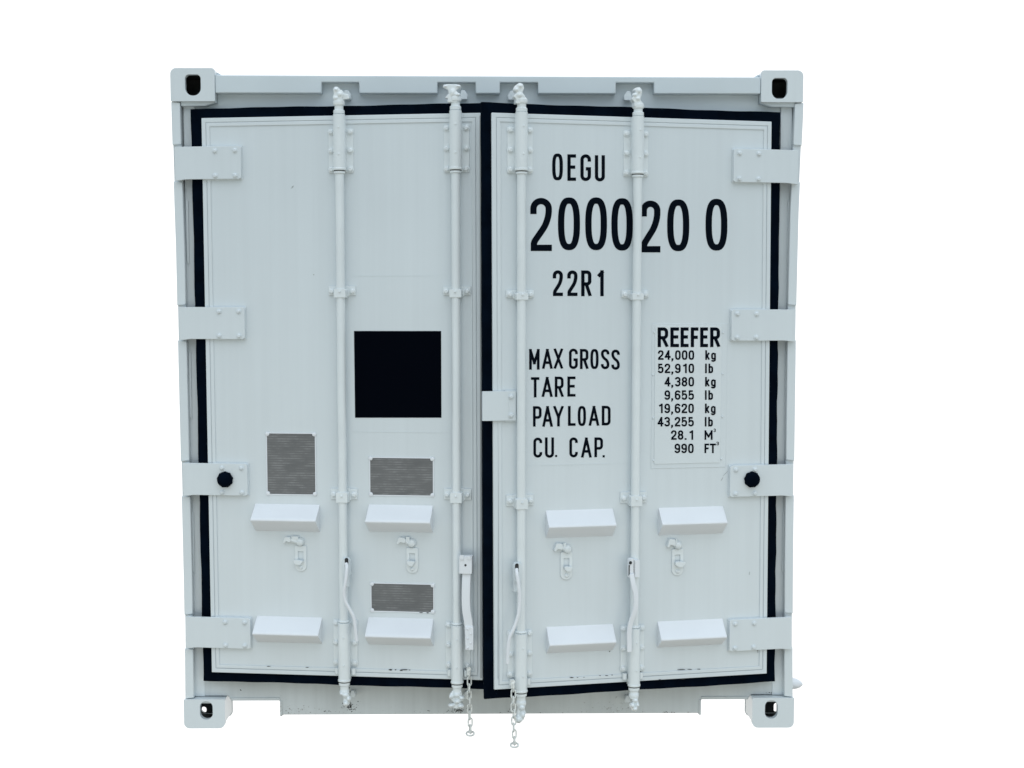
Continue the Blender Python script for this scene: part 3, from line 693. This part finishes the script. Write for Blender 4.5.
# flat handle and its box by the second bar
m = MB(); x0, z1 = LD.at(459.6, 556, -.05); x1, z0 = LD.at(472.2, 573.4, -.05)
m.box(x0, x1, -.062, -.020, z0, z1); m.box(x0+.003, x0+.018, -.066, -.0622, z1-.012, z1+.006); m.box(x1-.016, x1-.003, -.066, -.0622, z1-.010, z1+.003)
m.box(x0-.004, x0+.03, -.020, -.010, z0+.01, z1-.01)
m.mi = 1; m.lathe(((x0+x1)/2, -.0621, (z0+z1)/2), (0, -1, 0), [(.005, 0), (.004, .001)], 10)
m.build('handle_hub', [BRIGHT, CAVITY_SHADE], dl, bevel=.002)
m = MB(); m.nrm = (0, 1, 0)
m.sweep(path3(LD, [(466.8, 572, -.046), (466.2, 585, -.054), (466.0, 600, -.056), (466.6, 611, -.056), (468.4, 622, -.054), (469.3, 634, -.052), (469.6, 648, -.050)]), .0165, .0055, box=True)
e = LD.at(469.6, 638, -.056)
m.build('door_handle', BRIGHT, dl, bevel=.0025)
m = MB(); ex, ez = e
m.box(ex-.016, ex+.016, -.064, -.0575, ez-.045, ez+.045)
for k in range(5): m.lathe((ex+(.006 if k % 2 else -.006), -.064, ez-.036+k*.018), (0, -1, 0), [(.005, 0), (.003, .003)], 8)
m.build('handle_grip', BRIGHT, dl, bevel=.0025)
m = MB(); hub(RD, m, 631.4, 568.2, .062, .015); x, z = RD.at(634.6, 568, BY-.02); m.box(x-.010, x+.016, BY-.034, BY, z-.034, z+.032)
m.mi = 1; x, z = RD.at(630.0, 562.5, BY-.03); m.lathe((x, BY-.0358, z), (0, -1, 0), [(.0065, 0), (.006, .002)], 10)  # dark disc and bar paint in the shaded slot
x, z = RD.at(628.8, 569.5, BY-.03); m.box(x-.003, x+.002, BY-.0365, BY-.036, z-.022, z+.018)
m.build('handle_hub', [BRIGHT, CAVITY_SHADE], dr, bevel=.0015)
m = MB(); m.nrm = (0, 1, 0)
m.sweep(path3(RD, [(631.6, 574, -.058), (633.2, 584, -.064), (635.6, 594, -.066), (635.8, 605, -.066), (633.8, 614, -.064), (630.6, 623, -.060), (629.2, 632, -.058), (629.2, 642, -.056), (629.4, 652, -.056)]), .0092, .0048, box=True)
m.build('door_handle', BRIGHT, dr, bevel=.002)

# --- lap plate across the meeting edges
x0, z1 = RD.at(482.4, 391.4, -.002); x1, z0 = RD.at(515.8, 420.4, -.002); xs = RD.at(508.6, 400, -.002)[0]
m = MB(); m.box(x0, x1, -.006, FACE-.0001, z0, z1); m.box(xs-.001, xs+.001, -.0072, -.0061, z0+.003, z1-.003)
m.box(xs-.012, x1+.010, .004, FACE-.0002, z0-.006, z1+.004)
for py in (396.6, 415.2): x, z = RD.at(511, py, -.006); m.bolt(x, z, -.006, .008, .010)
m.build('lap_plate', PAINT, dr, bevel=.002)

# --- black square panel on the left door
P = [LD.at(*p, FACE-.001) for p in ((354, 331), (441.1, 331), (441.4, 417.7), (355.1, 417.7))]
m = MB(); m.prism(P, FACE-.0012, FACE-.0001); m.build('black_square', DECAL, dl)

# --- grey data plates with corner fasteners
for (a, b, c, d) in ((267.3, 433.6, 315.3, 494.2), (370.5, 458, 432.8, 495.3), (371.8, 583.6, 433.2, 611.8)):
    (x0, z1), (x1, z0) = LD.at(a, b), LD.at(c, d); t = .007
    m = MB(); m.prism([(x0+t, z0), (x1-t, z0), (x1-t, z0+t), (x1, z0+t), (x1, z1-t), (x1-t, z1-t), (x1-t, z1), (x0+t, z1), (x0+t, z1-t), (x0, z1-t), (x0, z0+t), (x0+t, z0+t)], FACE-.003, FACE-.0001)
    pl = m.build('data_plate', PLATE, dl)
    m = MB(); m.ring([(x0-.005, z0-.005), (x1+.005, z0-.005), (x1+.005, z1+.005), (x0-.005, z1+.005)], [(x0-.001, z0-.001), (x1+.001, z0-.001), (x1+.001, z1+.001), (x0-.001, z1+.001)], FACE-.0028, FACE-.0001)
    for x in (x0+.001, x1-.001):
        for z in (z0+.001, z1-.001): m.lathe((x, FACE-.0025, z), (0, -1, 0), [(.0085, 0), (.0075, .003), (.004, .0045)], 10)
    m.build('plate_surround', BRIGHT, dl)

# --- weight board on the right door
def R4(p): return RD.at(*p)
(x0, z1), (x1, z0) = R4((652, 323.6)), R4((725.4, 467)); (u0, w1), (u1, w0) = R4((655, 326)), R4((719.8, 462.6))
m = MB(); m.box(x0, x1, FACE-.0016, FACE-.0001, z0, z1); m.build('weight_board', PAINT, dr, bevel=.0008)
m = MB(); m.box(u0, u1, FACE-.0036, FACE-.0017, w0, w1)
for px, py in ((652.4, 332.2), (651.4, 375), (651.6, 418), (652, 460.6), (724.4, 332.6), (724.2, 374), (723.8, 416.8), (722.8, 459)):
    x, z = RD.at(px+(1.4 if px < 700 else -1.6), py); m.lathe((x, FACE-.0016, z), (0, -1, 0), [(.0042, 0), (.0038, .003), (.002, .004)], 8)
m.build('weight_sheet', SHEET, dr, bevel=.0008)

LT = FACE-.0008; LB = FACE-.0044
def letters(specs, s, off, sk=0):
    m = MB()
    for ch, x0, y0, x1, y1 in specs: glyph(m, RD, ch, x0, y0, x1, y1, s, off, sk)
    bmesh.ops.recalc_face_normals(m.bm, faces=m.bm.faces)
    me = bpy.data.meshes.new('lettering'); m.bm.to_mesh(me); m.bm.free(); me.materials.append(BLACK)
    o = bpy.data.objects.new('lettering', me); COL.objects.link(o); o.parent = dr
    so = o.modifiers.new('paint', 'SOLIDIFY'); so.thickness = .0003; so.offset = 0
    return o
letters([('O', 552.2, 153.5, 562.9, 180.3), ('E', 567.4, 154.3, 576, 180.8), ('G', 580.4, 154.3, 591, 181), ('U', 594.9, 155.2, 604.9, 181.4)], 3.3, LT)
letters([('2', 530.3, 197.9, 551.9, 251), ('0', 558, 197.4, 580, 250.2), ('0', 585.3, 197.4, 607, 250.2), ('0', 611.4, 198.2, 632.8, 250.6), ('2', 640.6, 200.6, 660.4, 252.4), ('0', 667.2, 199.4, 689.3, 251.2), ('0', 705.6, 198.8, 727.4, 250.6)], 6.3, LT)
letters([('2', 552.8, 270.3, 562.9, 296), ('2', 567.3, 270.4, 577.5, 296), ('R', 581.2, 270.4, 591.4, 296.2), ('1', 597.8, 270.2, 603.7, 296.2)], 3.4, LT)
sp_ = [('M', 529.2, 349, 539.6, 369.6), ('A', 542.2, 348.8, 552.6, 368.8), ('X', 553.8, 348.4, 563, 368.8), ('G', 569, 348.6, 577.8, 369), ('R', 580, 349, 588.4, 369), ('O', 590.4, 349, 598.6, 369), ('S', 601, 349.2, 609.4, 369.2), ('S', 611.4, 349.6, 619.8, 369.8),
       ('T', 531, 377.2, 539.4, 397.4), ('A', 541.8, 376.8, 552.6, 397), ('R', 554.8, 376.6, 563.6, 397), ('E', 567.4, 376.5, 575.5, 396.6),
       ('P', 533, 406.2, 541.6, 426.6), ('A', 542.4, 406, 552.8, 426.8), ('Y', 553.4, 405.8, 563.6, 426.4), ('L', 568, 406, 575.6, 425.8), ('O', 577.8, 406, 586, 426), ('A', 588.8, 405.8, 599.2, 425.8), ('D', 601.8, 405.8, 610.6, 425.4),
       ('C', 533.4, 437.6, 542.2, 457.6), ('U', 545, 437.4, 554, 457.8), ('.', 555.2, 455, 557.2, 457), ('C', 569.4, 437.4, 577.8, 457.4), ('A', 581.2, 437.4, 591.6, 457.6), ('P', 594.4, 437.4, 603, 457.2), ('.', 602.6, 455.2, 604.8, 457.4)]
for q in (sp_[:8], sp_[8:12], sp_[12:19], sp_[19:]): letters(q, 2.65, LT)
letters([('R', 657.7, 327.4, 668.2, 347.1), ('E', 670.4, 327.4, 679, 347.1), ('E', 680.6, 327.4, 688.6, 347.1), ('F', 690.8, 327.4, 698.4, 347.1), ('E', 700.2, 327.4, 708, 347.1), ('R', 710.2, 327.4, 720, 347.1)], 3.25, LB)
rows = [('24,000', 'kg'), ('52,910', 'lb'), ('4,380', 'kg'), ('9,655', 'lb'), ('19,620', 'kg'), ('43,255', 'lb'), ('28.1', 'M'), ('990', 'FT')]
slots = {6: [657.8, 664.5, 671.4, 675.3, 682.1, 688.8]}
rl = []
for i, (num, unit) in enumerate(rows):
    y0 = 350.3 + i*13.33; y1 = y0+9.5; dx = -.5*(i/7)
    x = 694.2+dx; cells = []
    for ch in reversed(num):
        if ch in ',.':
            x -= .5; cells.append((ch, x-1.9, x)); x -= 3.1
        elif ch == '1': cells.append((ch, x-4.2, x-.6)); x -= 6.75
        else: cells.append((ch, x-5.6, x)); x -= 6.75
    for ch, a, b in cells:
        if ch in ',.': rl.append((ch, a, y1-1.6, b, y1+(1.8 if ch == ',' else 0)))
        else: rl.append((ch, a, y0, b, y1))
    if unit == 'kg': rl += [('k', 705.3+dx, y0, 709.6+dx, y1), ('g', 711.2+dx, y0, 715.9+dx, y1)]
    if unit == 'lb': rl += [('l', 705.2+dx, y0, 707+dx, y1), ('b', 708.6+dx, y0, 713.2+dx, y1)]
    if unit == 'M': rl += [('M', 705+dx, y0, 713+dx, y1)]
    if unit == 'FT': rl += [('F', 705+dx, y0, 709.6+dx, y1), ('T', 710.4+dx, y0, 716.4+dx, y1)]
for i in range(8):
    y0 = 350.3 + i*13.33; letters([g for g in rl if y0-1 < g[2] < y0+11], 1.7, LB)
letters([('3', 713.6, 428.6, 715.8, 432.0), ('3', 716.4, 441.8, 718.9, 445.2)], .62, LB)

# --- chips and scrapes of bare metal along the lower mouldings
def chips(D, par, spots):
    m = MB()
    for px, py, w, h in spots:
        n = 9
        pts = []
        for k in range(n):
            a = -2*math.pi*k/n; r = random.uniform(.55, 1)
            x, z = D.at(px+w/2*r*math.cos(a), py+h/2*r*math.sin(a), FACE-.0055); pts.append((x, FACE-.0056, z))
        m.face(pts)
    return m.build('paint_chip', CHIP, par)
chips(LD, dl, [(268.5, 666.3, 6, .9), (307, 667.4, 5, .9), (390.5, 669.8, 4.5, 2), (395.5, 669.8, 2.2, 1.4), (404.5, 669.8, 10, 1.1), (401, 670.4, 4, 1.2), (409.5, 670, 3, 1), (337, 669.5, 2, 2), (449, 671.5, 2.5, 2), (421, 612.6, 6, .9), (427.5, 612.8, 3, 1)])
chips(RD, dr, [(571.5, 677.6, 5.5, 1.6), (577.5, 677.4, 2.6, 1), (584, 677.2, 1.6, .8), (600, 675.6, 3, .8), (607, 675.6, 4, 1), (612, 675, 2, .8), (640, 671.7, 3, .9), (682, 669.6, 10, 1), (690, 669.4, 6, .9), (699, 669.2, 5, .8), (683, 679.2, 6, .8), (660, 679.6, 3, .8), (757.8, 651, .7, 4), (609.6, 651.4, 2.2, 1.3)])

SCUFF = mat('scuffed_paint', (.40, .44, .45), .6, var=.3, scale=80)
for D, par, q in ((LD, dl, [((290.6, 189), (291.8, 186.6), (294, 185.4), (293, 187.8)), ((313, 275), (313.4, 274), (314.6, 274.4), (314, 275.4))]), (RD, dr, [((720.6, 480.8), (722.4, 477.6), (723.2, 477.4), (721.6, 480.4)), ((722.8, 475.8), (727.6, 471), (728, 471.2), (723.2, 476.2)), ((763.4, 138.8), (763.6, 137.2), (764.6, 137.4), (764.4, 139)), ((748.8, 574.4), (749.2, 571.6), (750, 571.8), (749.6, 574.8))])):
    m = MB()
    for pts in q: m.face([(*(lambda t: (t[0], FACE-.0004, t[1]))(D.at(*p)),) for p in pts])
    m.build('paint_scuff', SCUFF, par)

# faint sheet joints and rivet lines of the panels
m = MB()
for a, b in (((352, 275.8), (447, 276.4)), ((352, 431.6), (450, 432))):
    (x0, z0), (x1, z1) = LD.at(*a), LD.at(*b); m.box(x0, x1, FACE-.0009, FACE-.0001, z0-.0012, z0+.0012)
m.build('panel_seam', PANEL, dl)
m = MB()
for a, b in (((527, 465.6), (628, 464.6)),):
    (x0, z0), (x1, z1) = RD.at(*a), RD.at(*b); m.box(x0, x1, FACE-.0009, FACE-.0001, z0-.0012, z0+.0012)
m.build('panel_seam', PANEL, dr)

# rust bleeding at the foot of the sill under the first two bars
m = MB()
def blot(m, px, py, w, h, Y):
    n = 11; pts = []
    for k in range(n):
        a = -2*math.pi*k/n; r = random.uniform(.35, 1)
        x, z = at(min(max(px+w/2*r*math.cos(a), 284), 697) if py > 697 and 250 < px < 760 else px+w/2*r*math.cos(a), py+h/2*r*math.sin(a), Y); pts.append((x, Y, z))
    m.face(pts)
for cx, cy, sw, shh, n in ((350, 706, 8, 5, 90), (350, 692, 4, 5, 6), (459, 710, 9, 2.6, 60), (441, 711, 18, 1.6, 10), (326, 711.5, 10, 1.3, 7), (512, 711, 5, 3, 14), (240.6, 690.2, .1, .1, 1), (670, 712.2, 30, .8, 14), (770, 692.5, 8, .5, 5), (560, 712.4, 60, .6, 8)):
    for k in range(n):
        s = random.uniform(.3, 1.5)
        if n == 1: s = 1.9
        blot(m, cx+random.gauss(0, sw/2.2), min(cy+random.gauss(0, shh/2.2), 713), s*1.2, s, .0452 - .00002*random.random())
m.build('rust_spots', CHIP, box)

# ------------------------------------------------------------------ chains hanging by the door handles
def chain(name, label, D, px0, py0, px1, py1, off, n, group):
    top = D.world(D.at(px0, py0, off)[0], off, D.at(px0, py0, off)[1])
    r = bpy.data.objects.new(name, None); COL.objects.link(r); r.location = top; r.empty_display_size = .03
    r['label'] = label; r['category'] = 'chain'; r['group'] = group
    bx, bz = D.at(px1, py1, off); bot = D.world(bx, off, bz) - top
    pitch = bot.length/n; L2, Wd = pitch*.5+.0036, .0078
    ring = []
    for k in range(24):
        a = 2*math.pi*k/24; ring.append((Wd*math.cos(a), (L2-Wd)*(1 if math.sin(a) > 0 else -1)*(abs(math.sin(a)) > .05) + Wd*math.sin(a)))
    for i in range(n):
        t = (i+.5)/n; c = bot*t + Vector((math.sin(i*1.9)*.0012, math.cos(i*1.3)*.001, 0))
        m = MB(); ang = (.25 if i % 2 else .25+math.pi/2) + random.uniform(-.25, .25)
        ca, sa = math.cos(ang), math.sin(ang)
        m.nrm = (-sa, ca, 0)
        m.sweep([(a*ca, a*sa, b) for a, b in ring], .0029, .0029, n=8, cyc=True)
        m.build('link', GALV, r, loc=c)
    m = MB(); m.nrm = (0, 0, 1)
    m.sweep([(.015*math.cos(2*math.pi*k/20), .010*math.sin(2*math.pi*k/20), .006*math.sin(2*math.pi*k/20)) for k in range(20)], .0036, .0036, n=8, cyc=True)
    m.lathe((0, 0, .002), (0, 0, 1), [(.008, 0), (.006, .012)], 10)
    m.build('end_ring', GALV, r, loc=bot - Vector((0, 0, .004)))
    m = MB(); m.lathe((0, .008, .002), (0, -1, 0), [(.009, 0), (.009, .012)], 12); m.box(-.007, .007, -.006, .006, -.022, 0)
    m.build('shackle', GALV, r, loc=(0, 0, .006), bevel=.001)
chain('hanging_chain', 'thin chain hanging from the left door beside the second locking bar', LD, 468.8, 671, 470.2, 732.5, -.016, 9, 'chains hanging below the doors')
chain('hanging_chain', 'thin chain hanging from the right door beside the third locking bar, ending lowest', RD, 512.8, 684, 514.4, 744, -.045, 9, 'chains hanging below the doors')
for o in COL.objects:
    if o.name.split('.')[0] in ('rust_spots', 'paint_chip', 'paint_scuff'): o['kind'] = 'stuff'
